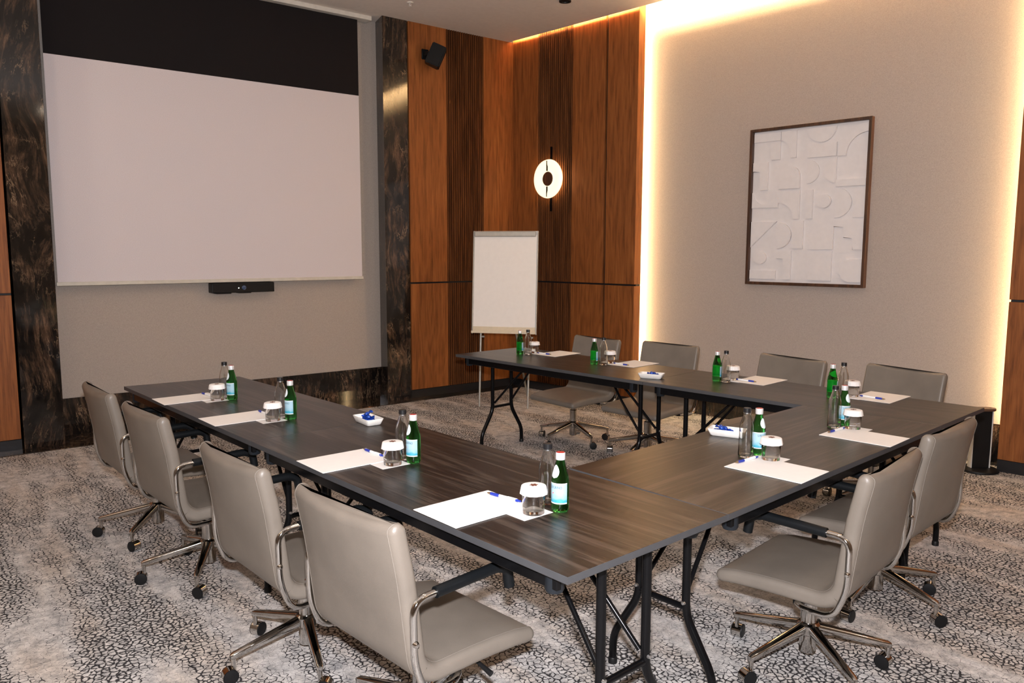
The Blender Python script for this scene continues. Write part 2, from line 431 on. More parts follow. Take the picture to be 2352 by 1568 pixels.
def fluted(par, x0, x1, top=ZC, n=17):
    for z0, z1 in ((SEAM1, top), (WB, SEAM0)):
        bm = bmn(); p = (x1 - x0) / n; poly = [(x0, 0.05)]
        for i in range(n):
            a = x0 + p * i
            poly += [(a + p * 0.10, 0.032), (a + p * 0.20, 0.006), (a + p * 0.34, 0.0), (a + p * 0.62, 0.0), (a + p * 0.76, 0.006), (a + p * 0.86, 0.032)]
        poly.append((x1, 0.05))
        a = [bm.verts.new((x, y, z0)) for x, y in poly]; b = [bm.verts.new((x, y, z1)) for x, y in poly]
        for i in range(len(poly) - 1): bm.faces.new((a[i], a[i + 1], b[i + 1], b[i]))
        obj('fluted_panel', bm, M['wood_flute'], par)

obj('shadow_gap', box(XL, -0.535, 0.03, 0.35, 0, ZC), M['black_gap'], WF)
wood_panel(WF, -1.42, -0.537); wood_panel(WF, -2.32, -1.435); wood_panel(WF, -3.25, -2.335)
obj('shadow_gap', box(2.932, 4.35, 0.03, 0.35, 0, ZC), M['black_gap'], WF)
wood_panel(WF, 2.945, 3.395); fluted(WF, 3.398, 3.868); wood_panel(WF, 3.871, 4.285)
obj('marble_column', box(-0.520, -0.243, 0, 0.36, 0, ZC, 0.002, 1), M['marble'], WF)
bm = bmn(); add_prism(bm, [(2.655, 0), (2.930, 0), (2.930, 0.36), (2.745, 0.36)], 0, ZC); obj('marble_column', bm, M['marble'], WF)
obj('marble_plinth', box(-0.243, 2.745, 0.30, 0.36, 0, 0.40), M['marble'], WF)
obj('fabric_panel', box(-0.235, 2.715, 0.235, 0.30, 0.325, ZC, 0.004, 2), M['panel_fabric'], WF)
struct(obj('trim_1', box(XL, 4.35, YC - 0.165, YC + 0.36, 0.0, 0.006, 0.002, 1), M['marble']))
struct(obj('baseboard_front', box(2.932, 4.30, YC - 0.004, YC + 0.03, 0.006, 0.085), M['black_skirt']))
struct(obj('baseboard_left', box(XL, -0.535, YC - 0.004, YC + 0.03, 0.006, 0.085), M['black_skirt']))

# wall with the lit niche
obj('shadow_gap', box(-0.05, 1.640, 0.03, 0.10, 0, 4.10), M['black_gap'], WR)
obj('shadow_gap', box(1.640, 1.698, 0.03, 0.099, 0, 4.10), M['black_gap'], WR)  # blocker added so the niche LED does not leak through the seam
obj('shadow_gap', box(4.890, 4.95, 0.03, 0.099, 0, 4.10), M['black_gap'], WR)  # same added light blocker for the LED at the other niche edge
wood_panel(WR, 0.0, 0.386, 0.05, 4.05); fluted(WR, 0.389, 0.874, 4.05); wood_panel(WR, 0.877, 1.303, 0.05, 4.05)
obj('wood_panel', box(1.333, 1.702, 0, 0.10, SEAM1, 4.05, 0.0015, 1), M['wood'], WR)
obj('wood_panel', box(1.333, 1.702, 0, 0.10, WB, SEAM0, 0.0015, 1), M['wood'], WR)
for a, b in ((4.886, 5.80), (5.83, 6.75), (6.78, 7.70), (7.73, 9.4)):
    obj('wood_panel', box(a, b, 0, 0.10, SEAM1, 4.05, 0.0015, 1), M['wood'], WR)
    obj('wood_panel', box(a, b, 0, 0.10, WB, SEAM0, 0.0015, 1), M['wood'], WR)
obj('shadow_gap', box(4.95, 9.5, 0.03, 0.09, 0, 4.10), M['black_gap'], WR)
obj('fabric_panel', box(1.50, 5.20, 0.165, 0.20, 0.302, 4.10), M['wall'], WR)
obj('marble_plinth', box(1.50, 5.20, 0.158, 0.20, 0, 0.295), M['marble'], WR)
obj('led_strip', box(1.655, 1.660, 0.108, 0.145, 0.30, 4.0), M['led'], WR)
obj('led_strip', box(4.935, 4.940, 0.108, 0.145, 0.30, 4.0), M['led'], WR)
obj('led_strip', box(0.02, 9.3, -0.075, -0.070, 3.855, 3.875), M['led_top'], WR)
obj('cove_cap', box(-0.05, 9.5, -0.35, 0.42, 4.08, 4.14), M['ceiling'], WR)
obj('cove_back', box(-0.05, 9.5, -0.12, -0.10, 3.843, 4.08), M['ceiling'], WR)
BR = struct(obj('baseboard_right', box(0, 1.70, 0.004, 0.03, 0, 0.085), M['black_skirt'], loc=(XC, YC, 0), rot=(0, 0, -(PI / 2 - PHI))))
obj('baseboard_section', box(4.886, 9.4, 0.004, 0.03, 0, 0.085), M['black_skirt'], BR)

# ------------------------------------------------------------------ projection screen
S = thing('projection_screen', 'pulled-down white projection screen with black top band in the marble recess', 'projection screen', (1.13, 5.76, 0))
obj('screen_cloth', box(-1.335, 1.335, 0, 0.002, 1.275, 3.028), M['screen_white'], S)
obj('black_band', box(-1.335, 1.335, 0, 0.002, 3.028, 3.74), M['screen_black'], S)
obj('bottom_bar', box(-1.345, 1.345, -0.010, 0.012, 1.245, 1.276, 0.004, 2), M['bar'], S)
obj('screen_case', box(-1.36, 1.46, -0.06, 0.07, 3.742, 3.783, 0.004, 2), M['white_metal'], S)

# conference camera below the screen
Cc = thing('conference_camera', 'long black conference camera bar on the wall under the screen', 'camera', (1.268, 5.79, 1.194))
obj('camera_body', box(-0.284, 0.284, -0.045, 0.060, -0.043, 0.045, 0.006, 2), M['black_plastic'], Cc)
obj('lens', lathe([(0, 0.008), (0.008, 0.008), (0.013, 0.004), (0.020, 0.002), (0.020, -0.004)], 20, Matrix.Translation((0.0, -0.045, 0.0)) @ Matrix.Rotation(PI / 2, 4, 'X')), M['lens'], Cc, 40)
obj('status_light', lathe([(0, 0.002), (0.005, 0.001), (0.005, -0.002)], 12, Matrix.Translation((-0.048, -0.045, -0.002)) @ Matrix.Rotation(PI / 2, 4, 'X')), M['led_white'], Cc, 40)
obj('wall_bracket', box(-0.24, -0.11, -0.03, 0.06, -0.052, -0.044), M['black_plastic'], Cc)
obj('foot_bracket', box(-0.04, 0.07, -0.03, 0.06, -0.050, -0.044), M['black_plastic'], Cc)

# loudspeaker
Sp = thing('wall_speaker', 'small black tilted loudspeaker high on the wood panel beside the marble column', 'speaker', (3.17, YC, 3.46))
T = Matrix.Translation((0.005, -0.135, 0.0)) @ Matrix.Rotation(R(58), 4, 'Z') @ Matrix.Rotation(R(24), 4, 'X')
bm = bmn()
a = [(-0.075, -0.075), (0.075, -0.075), (0.055, 0.07), (-0.055, 0.07)]
v0 = [bm.verts.new(T @ Vector((x, y, -0.105))) for x, y in a]; v1 = [bm.verts.new(T @ Vector((x, y, 0.105))) for x, y in a]
bm.faces.new(v0); bm.faces.new(v1)
for i in range(4): bm.faces.new((v0[i], v0[(i + 1) % 4], v1[(i + 1) % 4], v1[i]))
bmesh.ops.bevel(bm, geom=bm.edges[:], offset=0.008, segments=2, affect='EDGES')
obj('cabinet', bm, M['black_plastic'], Sp, 40)
bm = bmn(); add_box(bm, -0.066, 0.066, -0.080, -0.073, -0.095, 0.095, 0.003, 1, 0, T); obj('grille', bm, M['black_gap'], Sp)
bm = bmn(); add_tube(bm, [(-0.035, 0.0, 0.03), (-0.035, -0.06, 0.03), (0.0, -0.11, 0.02)], 0.022, 12); add_box(bm, -0.075, 0.005, -0.015, 0, -0.02, 0.08, 0.004, 1); obj('wall_bracket', bm, M['black_plastic'], Sp, 40)

# sprinkler and ceiling spot
Sk = thing('ceiling_sprinkler', 'tiny chrome sprinkler head hanging from the ceiling', 'sprinkler', (2.66, 5.10, ZC))
obj('escutcheon', lathe([(0, 0), (0.032, 0), (0.028, -0.008), (0.012, -0.012), (0, -0.012)], 20), M['white_metal'], Sk, 40)
bm = bmn(); add_tube(bm, [(0.0, 0, -0.01), (0.010, 0, -0.02), (0.0, 0, -0.034)], 0.003, 8); add_tube(bm, [(0.0, 0, -0.01), (-0.010, 0, -0.02), (0.0, 0, -0.034)], 0.003, 8)
add_lathe(bm, [(0, -0.034), (0.014, -0.034), (0.014, -0.037), (0, -0.037)], 14); obj('deflector', bm, M['white_metal'], Sk, 40)
Ds = thing('ceiling_spotlight', 'black recessed ceiling spotlight cut by the top of the frame', 'ceiling light', (3.73, 4.175, ZC))
obj('trim_ring', lathe([(0.040, 0), (0.055, 0), (0.055, -0.012), (0.040, -0.012), (0.036, 0.0)], 24), M['black_plastic'], Ds, 40)
obj('baffle', lathe([(0, -0.002), (0.038, -0.002), (0.040, -0.008)], 24), M['black_gap'], Ds, 40)

# wall sconce (frame of the right-hand wall)
Sc = thing('wall_sconce', 'round glowing ring sconce on the dark fluted panel', 'wall lamp', (*onwall(0.605, 0.0), 2.283), -(PI / 2 - PHI))
rot = Matrix.Translation((0, -0.045, 0)) @ Matrix.Rotation(PI / 2, 4, 'X')
obj('ring_shade', lathe([(0.074, 0.030), (0.088, 0.024), (0.115, 0.030), (0.150, 0.042), (0.180, 0.044), (0.198, 0.034), (0.202, 0.020), (0.194, 0.008), (0.150, 0.0), (0.090, -0.004), (0.074, 0.0), (0.074, 0.030)], 56, rot), M['sconce'], Sc, 50)
obj('centre_cap', lathe([(0, 0.036), (0.068, 0.036), (0.0745, 0.030), (0.0745, -0.012), (0, -0.012)], 40, rot), M['sconce_cap'], Sc, 40)
obj('back_light', lathe([(0.09, -0.0105), (0.165, -0.0105), (0.165, -0.0085), (0.09, -0.0085), (0.09, -0.0105)], 40, rot), M['sconce_back'], Sc, 40)
obj('mount', lathe([(0, -0.0), (0.05, -0.0), (0.05, -0.045), (0, -0.045)], 24, rot), M['black_metal'], Sc, 40)
obj('rod', box(-0.008, 0.008, -0.028, -0.012, -0.335, 0.335), M['black_metal'], Sc)
obj('seam_strip', box(-0.0042, 0.0042, -0.093, -0.078, 0.080, 0.186), M['black_metal'], Sc)
obj('seam_strip', box(-0.0042, 0.0042, -0.093, -0.078, -0.186, -0.080), M['black_metal'], Sc)

# ------------------------------------------------------------------ relief artwork
A = thing('relief_artwork', 'framed white geometric relief picture hanging on the lit beige wall', 'artwork', (*onwall(3.338, 0.165), 1.907), -(PI / 2 - PHI))
AW, AH, FW = 1.03, 1.325, 0.024
bm = bmn()
for x0, x1, z0, z1 in ((-AW / 2, -AW / 2 + FW, -AH / 2, AH / 2), (AW / 2 - FW, AW / 2, -AH / 2, AH / 2), (-AW / 2 + FW, AW / 2 - FW, AH / 2 - FW, AH / 2), (-AW / 2 + FW, AW / 2 - FW, -AH / 2, -AH / 2 + FW)):
    add_box(bm, x0, x1, -0.050, 0.0, z0, z1, 0.002, 1)
obj('picture_frame', bm, M['frame_brown'], A)
obj('backing_panel', box(-AW / 2 + FW, AW / 2 - FW, -0.012, -0.002, -AH / 2 + FW, AH / 2 - FW), M['white_relief'], A)
def arc(cx, cy, rx, ry, a0, a1, n=16): return [(cx + rx * math.cos(R(a0 + (a1 - a0) * k / n)), cy - ry * math.sin(R(a0 + (a1 - a0) * k / n))) for k in range(n + 1)]
def rect(x0, y0, x1, y1): return [(x0, y0), (x1, y0), (x1, y1), (x0, y1)]
shapes = [  # cell units: 4 across, 5 down, y downwards; (outline, height)
    (rect(0, 0.04, 1, .33), 8), ([(.68, .95)] + arc(1.0, .7, .32, .34, 180, 90) + [(1.0, .95)], 10),
    ([(1.02, 0.04), (1.58, .04), (1.58, .93), (1.38, .93)] + arc(1.02, .75, .36, .40, 0, 90), 9),
    (arc(2.45, 0.04, .5, .48, 180, 360), 9), (rect(1.98, .55, 2.98, .98), 10),
    (arc(4.0, 1.0, .98, .96, 180, 90) + arc(4.0, 1.0, .70, .68, 90, 180), 10),
    ([(3.72, 1.02), (4.0, 1.02), (4.0, 1.52)] + arc(4.0, 1.25, .28, .27, 270, 180), 8),
    ([(0, 1.0), (.58, 1.0), (.58, 1.93), (.28, 1.93), (.28, 1.3), (0, 1.3)], 10),
    ([(1.0, 1.93)] + arc(1.38, 1.55, .38, .36, 180, 0) + [(1.76, 1.93)], 12),
    (arc(2.0, 1.42, .42, .38, 90, -90), 9), (arc(3.0, 1.42, .42, .40, 270, 90), 9),
    (rect(3.0, 1.72, 4.0, 1.95), 12),
    ([(0, 2.0)] + arc(.47, 2.0, .44, .42, 180, 360) + [(1.0, 2.0), (1.0, 2.52), (0, 2.52)], 10),
    ([(1.0, 1.98), (1.78, 1.98), (1.78, 2.93), (1.58, 2.93)] + arc(1.0, 2.9, .55, .52, 0, 90), 10),
    (rect(2.0, 1.98, 2.24, 2.93), 10), (arc(2.62, 2.38, .25, .22, 0, 360, 32)[:-1], 12),
    (arc(3.0, 2.45, .55, .48, 90, -90), 9), (rect(3.6, 2.0, 4.0, 2.93), 9),
    ([(0, 2.98), (.98, 2.98), (0, 3.85)], 10), (arc(1.0, 3.45, .52, .45, 90, -90), 11), (rect(1.55, 2.98, 1.95, 3.9), 10),
    ([(3.0, 3.92), (2.18, 3.92)] + arc(3.0, 3.92, .82, .75, 180, 90), 10),
    ([(3.0, 2.98), (4.0, 2.98), (4.0, 3.93), (3.65, 3.93), (3.65, 3.55), (3.34, 3.55), (3.34, 3.2), (3.0, 3.2)], 10),
    (arc(.38, 4.2, .25, .22, 0, 360, 32)[:-1], 11), (rect(0, 4.62, 1.0, 4.93), 9),
    ([(1.0, 3.96), (1.55, 3.96), (1.55, 4.93), (1.28, 4.93), (1.28, 4.22), (1.0, 4.22)], 10),
    (rect(2.18, 3.98, 2.98, 4.93), 9), ([(4.0, 4.2), (4.0, 4.95), (3.6, 4.95)] + arc(3.6, 4.58, .36, .37, 270, 90), 11)]
bm = bmn(); cw, ch = (AW - 2 * FW) / 4, (AH - 2 * FW) / 5
for poly, h in shapes:
    y1 = -0.012 - h * 0.0019
    pts = [(-AW / 2 + FW + 0.004 + min(max(u, 0), 4) * (cw - 0.002), AH / 2 - FW - 0.004 - min(max(v, 0), 5) * (ch - 0.0016)) for u, v in poly]
    a = [bm.verts.new((x, -0.011, z)) for x, z in pts]; b = [bm.verts.new((x, y1, z)) for x, z in pts]
    try:
        ft = bm.faces.new(b)
    except ValueError: continue
    for i in range(len(pts)):
        try: bm.faces.new((a[i], a[(i + 1) % len(pts)], b[(i + 1) % len(pts)], b[i]))
        except ValueError: pass
    bmesh.ops.bevel(bm, geom=list(ft.edges), offset=0.0035, segments=2, affect='EDGES')
obj('relief', bm, M['white_relief'], A, 50)

# ------------------------------------------------------------------ flipchart
F1p, F2p, FBp = Vector((3.246, 4.846, 0)), Vector((3.556, 4.47, 0)), Vector((3.985, 5.0, 0))
fu = (F2p - F1p).normalized(); fm = Vector((fu.y, -fu.x, 0))
rz = math.atan2(fu.y, fu.x)   # local x = along the board, local -y = towards the tables
Fc = thing('flipchart', 'white flipchart on a three-legged easel in the wood-panelled corner', 'flipchart', F1p, rz)
tl = R(5); up = Vector((0, math.sin(tl), math.cos(tl)))
TF = Matrix.Rotation(-tl, 4, 'X')
bm = bmn(); add_box(bm, -0.088, 0.555, -0.004, 0.016, 0.735, 1.728, 0.004, 2, 0, TF); obj('board', bm, M['white_metal'], Fc)
bm = bmn(); add_box(bm, -0.078, 0.545, -0.010, -0.0045, 0.790, 1.690, 0.001, 1, 0, TF); obj('paper_pad', bm, M['paper'], Fc)
bm = bmn(); add_box(bm, -0.075, 0.535, -0.030, -0.005, 1.672, 1.722, 0.006, 2, 0, TF); obj('clamp_bar', bm, M['grey_metal'], Fc)
bm = bmn()
add_box(bm, -0.092, -0.082, -0.014, 0.018, 0.72, 1.728, 0.002, 1, 0, TF); obj('side_rail', bm, M['grey_metal'], Fc)
bm = bmn(); add_box(bm, 0.549, 0.559, -0.014, 0.018, 0.72, 1.728, 0.002, 1, 0, TF); obj('side_rail', bm, M['grey_metal'], Fc)
bm = bmn(); add_box(bm, -0.085, 0.552, -0.055, -0.006, 0.727, 0.737, 0.003, 1, 0, TF); add_box(bm, -0.085, 0.552, -0.058, -0.052, 0.727, 0.750, 0.002, 1, 0, TF); add_box(bm, -0.080, 0.547, -0.012, -0.005, 0.735, 0.792, 0.002, 1, 0, TF); obj('pen_tray', bm, M['cream'], Fc)
for lx in (0.0, (F2p - F1p).length):
    lg = obj('leg', tube([(lx, 0.0, 0.0), (lx, math.sin(tl) * 0.74 + 0.0, 0.735)], 0.0105, 12), M['grey_metal'], Fc, 40)
    obj('knob', tube([(lx + 0.01, 0.055, 0.69), (lx + 0.04, 0.055, 0.69)], 0.010, 10), M['grey_metal'], lg, 40)
ml = Matrix.Rotation(-rz, 4, 'Z') @ (FBp - F1p)
obj('leg', tube([(ml.x, ml.y, 0.0), (0.27, 0.10, 1.15)], 0.0105, 12), M['grey_metal'], Fc, 40)

# ------------------------------------------------------------------ tables
HT = 0.745
def folding_table(label, quad, legs, leg_c=None):
    """quad: a,b,c,d top corners (world xy); a->b runs along the length. legs: distances along the length"""
    q = [Vector((x, y, 0)) for x, y in quad]
    a, b, c, d = q
    ex = ((b - a) + (c - d)).normalized(); ang = math.atan2(ex.y, ex.x)
    o = (a + b + c + d) / 4
    t = thing('folding_table', label, 'table', o, ang, 'dark wood-look folding tables set in a U')
    Mi = Matrix.Rotation(-ang, 4, 'Z')
    lq = [Mi @ (p - o) for p in q]
    bm = bmn(); gap = 0.0012
    poly = [(p.x - math.copysign(gap, p.x), p.y - math.copysign(gap, p.y)) for p in lq]
    if sum(poly[i][0] * poly[(i + 1) % 4][1] - poly[(i + 1) % 4][0] * poly[i][1] for i in range(4)) < 0: poly = poly[::-1]
    add_prism(bm, poly, HT - 0.021, HT, 0, 0.0015, 2)
    for f in bm.faces:
        f.normal_update()
        f.material_index = 0 if abs(f.normal.z) > 0.9 else 1
    tp = obj('table_top', bm, [M['table'], M['table_edge']], t)
    xs = [p.x for p in lq]; x0, x1 = max(min(lq[0].x, lq[3].x), -9), min(max(lq[1].x, lq[2].x), 9)
    if x0 > x1: x0, x1 = x1, x0
    ya = (lq[0].y + lq[1].y) / 2; yd = (lq[2].y + lq[3].y) / 2
    y0, y1 = min(ya, yd), max(ya, yd); ym = (y0 + y1) / 2 if leg_c is None else leg_c + y0
    for yy in (y0 + 0.028, y1 - 0.046):
        obj('side_rail', box(x0 + 0.07, x1 - 0.07, yy, yy + 0.018, HT - 0.068, HT - 0.0205, 0.002, 1), M['black_metal'], t)
    for xx in (x0 + 0.10, x1 - 0.10):
        for yy in (y0 + 0.05, y1 - 0.05):
            obj('corner_bumper', lathe([(0, HT - 0.082), (0.022, HT - 0.082), (0.026, HT - 0.074), (0.026, HT - 0.0205), (0, HT - 0.0205)], 18, Matrix.Translation((xx, yy, 0))), M['blue_plastic'], t, 40)
    for sx, along in zip((1, -1), legs):
        lx = (x0 + along) if sx == 1 else (x1 - along)
        for sy in (-1, 1):
            yi, yo = ym + sy * 0.10, ym + sy * 0.215
            lg = obj('leg', tube(smooth_path([(lx, yi, HT - 0.021), (lx, yi, 0.30), (lx, yo, 0.115), (lx, yo, 0.0)], 0.05), 0.0145, 14), M['black_metal'], t, 40)
            obj('foot_cap', lathe([(0, 0), (0.017, 0), (0.017, 0.02), (0.0146, 0.024)], 14, Matrix.Translation((lx, yo, 0))), M['black_plastic'], lg, 40)
            obj('brace', tube(smooth_path([(lx + sx * 0.012, yi - sy * 0.012, 0.36), (lx + sx * 0.20, yi - sy * 0.04, 0.56), (lx + sx * 0.34, ym + sy * 0.012, HT - 0.035)], 0.06), 0.0085, 10), M['black_metal'], t, 40)
            obj('bolt', lathe([(0, 0.010), (0.006, 0.008), (0.008, 0.0), (0, 0)], 10, Matrix.Translation((lx - sx * 0.012, yi, 0.345)) @ Matrix.Rotation(-sx * PI / 2, 4, 'Y')), M['steel'], t, 40)
        bmc = bmn(); add_tube(bmc, [(lx, ym - 0.10, 0.325), (lx, ym + 0.10, 0.325)], 0.011, 10); obj('crossbar', bmc, M['black_metal'], t, 40)
        obj('hinge_bracket', box(lx + min(sx * 0.31, sx * 0.37), lx + max(sx * 0.31, sx * 0.37), ym - 0.035, ym + 0.035, HT - 0.05, HT - 0.0205, 0.003, 1), M['black_metal'], t)
        obj('hinge_bar', tube([(lx, ym - 0.26, HT - 0.034), (lx, ym + 0.26, HT - 0.034)], 0.011, 10), M['black_metal'], t, 40)
    return t

N0, S1, S1i, E1, E2 = (0.001, -0.001), (-0.115, 1.821), (0.568, 1.862), (-0.222, 3.572), (0.436, 3.528)
S2, I1, FI, BO = (0.692, 0.041), (0.659, 0.713), (2.403, 0.845), (2.470, 0.190)
FL, FLb, FC = (2.110, 3.588), (2.779, 3.627), (3.078, 0.239)
FSn, FSf = (2.296, 1.847), (2.933, 1.915)
folding_table('dark folding table at the near corner with the grey edge corner pointing forward', [N0, S1, S1i, S2], (0.11, 0.17))
folding_table('dark folding table at the screen end of the left arm', [S1, E1, E2, S1i], (0.17, 0.12))
folding_table('dark folding table joining the two arms of the U', [S2, BO, FI, I1], (0.14, 0.05))
folding_table('dark folding table beside the flipchart on the far arm', [FSn, FL, FLb, FSf], (0.175, 0.165))
folding_table('dark folding table at the far corner in front of the beige wall', [BO, FSn, FSf, FC], (0.16, 0.175))

# ------------------------------------------------------------------ chairs
def shell_rings():
    """centre line (y,z,half thickness) of the bent seat and back shell"""
    C = [(0.225, 0.354, .0235), (0.17, 0.3625, .0255), (0.08, 0.369, .0265), (0.0, 0.3715, .027), (-0.07, 0.372, .027), (-0.115, 0.3715, .027)]
    cx, cz, rr = -0.118, 0.456, 0.0845
    for k in range(1, 9):
        a = -PI / 2 - k / 8 * R(80); C.append((cx + rr * math.cos(a), cz + rr * math.sin(a), .027))
    yb, zb = C[-1][0], C[-1][1]
    for k in range(1, 9):
        t = k / 8; C.append((yb + (-0.2745 - yb) * (t ** 1.06), zb + (0.800 - zb) * t, .027 - 0.002 * t))
    return C

def sweep(C, hw, cap0, cap1, dent=None, seam_bm=None):
    """rounded-rectangle section swept along C in the yz plane"""
    bm = bmn(); n = len(C); rings = []
    P = [Vector((0, y, z)) for y, z, _ in C]
    def ring(p, tdir, b, w, rr):
        nrm = Vector((0, -tdir.z, tdir.y)); pts = []
        def crn(sx, sn, a0):
            for k in range(5):
                a = R(a0 + 90 * k / 4); pts.append((sx * (w - rr) + rr * math.cos(a), sn * (b - rr) + rr * math.sin(a)))
        crn(1, 1, 0)
        for s in (0.6, 0.2, -0.2, -0.6): pts.append((s * w, b))
        crn(-1, 1, 90); crn(-1, -1, 180)
        for s in (-0.6, -0.2, 0.2, 0.6): pts.append((s * w, -b))
        crn(1, -1, 270)
        return [bm.verts.new(p + Vector((x, 0, 0)) + nrm * v) for x, v in pts]
    T = [((P[min(i + 1, n - 1)] - P[max(i - 1, 0)]).normalized()) for i in range(n)]
    def rad(b): return min(0.019, b * 0.92)
    if cap0:
        b = C[0][2]
        for k in range(5):
            a = R(88 - 88 * k / 5); bb = b * math.cos(a)
            rings.append(ring(P[0] - T[0] * b * math.sin(a), T[0], max(bb, 0.001), hw - 0.014 * (1 - math.cos(a)), rad(max(bb, .0012))))
    for i in range(n): rings.append(ring(P[i], T[i], C[i][2], hw, rad(C[i][2])))
    if cap1:
        b = C[-1][2]
        for k in range(1, 6):
            a = R(88 * k / 5); bb = b * math.cos(a)
            rings.append(ring(P[-1] + T[-1] * b * math.sin(a), T[-1], max(bb, 0.001), hw - 0.014 * (1 - math.cos(a)), rad(max(bb, .0012))))
    m = len(rings[0])
    for i in range(len(rings) - 1):
        for k in range(m): bm.faces.new((rings[i][k], rings[i][(k + 1) % m], rings[i + 1][(k + 1) % m], rings[i + 1][k]))
    bm.faces.new(rings[0]); bm.faces.new(rings[-1])
    if seam_bm is not None:
        for q_, idx in zip(seam_bm, (4, 9, 18, 23)):
            add_tube(q_, [r[idx % m].co + Vector((0, 0, 0)) for r in rings], 0.0013, 6)
    return bm

HWS = 0.259
def make_chair(label, first):
    t = thing('swivel_chair', label, 'chair')
    C = shell_rings(); split = 10
    sb = [bmn() for _ in range(4)]; bm = sweep(C[:split + 1], HWS, True, False, None, sb)
    # soft sitting creases and crown on the seat
    for v in bm.verts:
        if v.co.z > 0.375 and -0.15 < v.co.y < 0.22:
            v.co.z += 0.004 * (1 - (v.co.x / HWS) ** 2)
    seat = obj('seat', bm, M['leather'], t, 60)
    for q in sb: obj('seam', q, M['seam'], seat, 60)
    def bend(v):
        f = min(1.0, max(0.0, (v.co.z - 0.45) / 0.22)); e = abs(v.co.x / HWS)
        v.co.y += f * (0.026 * e ** 2.2 - 0.008); v.co.z += f * f * 0.010 * (e ** 2 - 0.5) * (1 if v.co.z > 0.7 else 0)
    sb = [bmn() for _ in range(4)]; bb = sweep(C[split:], HWS, False, True, None, sb)
    for v in bb.verts: bend(v)
    bk = obj('backrest', bb, M['leather'], t, 60)
    for q in sb:
        for v in q.verts: bend(v)
        obj('seam', q, M['seam'], bk, 60)
    for s in (-1, 1):
        x = s * (HWS + 0.0125)
        path = smooth_path([(x * 0.90, -0.055, 0.338), (x, -0.09, 0.338), (x, -0.188, 0.336), (x, -0.228, 0.44), (x, -0.230, 0.615), (x, -0.06, 0.6215), (x, 0.075, 0.625), (x, 0.112, 0.610), (x, 0.121, 0.550)], 0.045, 7)
        arm = obj('arm_tube', tube(path, 0.0105, 14), M['chrome'], t, 40)
        pp = smooth_path([(x, -0.155, 0.6182), (x, -0.06, 0.6215), (x, 0.075, 0.625), (x, 0.112, 0.610), (x, 0.1205, 0.553)], 0.045, 7)
        obj('arm_pad', tube(pp, 0.0165, 16), M['arm_rubber'], arm, 40)
        obj('bolt', lathe([(0, 0.012), (0.006, 0.010), (0.009, 0.004), (0.009, -0.012), (0, -0.012)], 14, Matrix.Translation((x + s * 0.008, -0.2295, 0.50)) @ Matrix.Rotation(s * PI / 2, 4, 'Y')), M['chrome'], arm, 40)
    bm = bmn(); add_box(bm, -0.085, 0.085, -0.11, 0.10, 0.318, 0.347, 0.006, 2); add_box(bm, -0.245, 0.245, -0.075, -0.04, 0.330, 0.346, 0.003, 1); obj('seat_plate', bm, M['black_metal'], t)
    obj('height_lever', tube([(0.07, 0.04, 0.325), (0.21, 0.05, 0.318), (0.265, 0.055, 0.300)], [0.006, 0.006, 0.009], 10), M['black_plastic'], t, 40)
    obj('gas_column', lathe([(0, 0.32), (0.019, 0.32), (0.019, 0.262), (0.029, 0.258), (0.029, 0.15), (0, 0.15)], 28), M['chrome'], t, 40)
    obj('hub', lathe([(0, 0.168), (0.033, 0.168), (0.042, 0.160), (0.042, 0.128), (0.030, 0.120), (0.030, 0.055), (0.027, 0.052), (0, 0.052)], 28), M['chrome'], t, 40)
    for k in range(5):
        bm = bmn(); prev = None; rings = []
        for r_, z_, hw_, hh in ((0.030, 0.146, .020, .019), (0.10, 0.132, .0175, .017), (0.20, 0.113, .015, .0145), (0.285, 0.097, .0125, .012), (0.296, 0.0945, .008, .008)):
            rings.append([bm.verts.new((r_, hw_ * math.copysign(abs(math.cos(a)) ** 0.6, math.cos(a)), z_ + hh * math.copysign(abs(math.sin(a)) ** 0.6, math.sin(a)))) for a in [2 * PI * j / 16 for j in range(16)]])
        for i in range(4):
            for j in range(16): bm.faces.new((rings[i][j], rings[i][(j + 1) % 16], rings[i + 1][(j + 1) % 16], rings[i + 1][j]))
        bm.faces.new(rings[0]); bm.faces.new(rings[-1])
        lg = obj('base_leg', bm, M['chrome'], t, 50, rot=(0, 0, 2 * PI * k / 5))
        bm = bmn()
        add_tube(bm, [(0.285, 0, 0.092), (0.285, 0, 0.048)], 0.0085, 10, 0)
        ca = 0.4 + 1.3 * k
        TC = Matrix.Translation((0.285, 0, 0)) @ Matrix.Rotation(ca, 4, 'Z') @ Matrix.Translation((-0.014, 0, 0.0275))
        for s in (-1, 1):
            add_lathe(bm, [(0, 0.0222), (0.020, 0.0222), (0.0255, 0.0212), (0.0262, 0.019), (0.0275, 0.019), (0.0275, 0.0178), (0.0262, 0.0175), (0.0262, 0.0005), (0, 0.0005)], 24, 1, TC @ Matrix.Rotation(-s * PI / 2, 4, 'X'))
        # chrome hood over the wheels
        pr = []
        for j in range(13):
            a = R(-50 + 270 * j / 12); pr.append((0.0272 * math.cos(a), 0.0272 * math.sin(a)))
        for sgn in (0,):
            va = [bm.verts.new(TC @ Vector((px, -0.0176, pz))) for px, pz in pr]; vb = [bm.verts.new(TC @ Vector((px, 0.0176, pz))) for px, pz in pr]
            for j in range(12):
                f = bm.faces.new((va[j], va[j + 1], vb[j + 1], vb[j])); f.material_index = 0
        obj('caster', bm, [M['chrome'], M['black_plastic']], lg, 40)
    return t

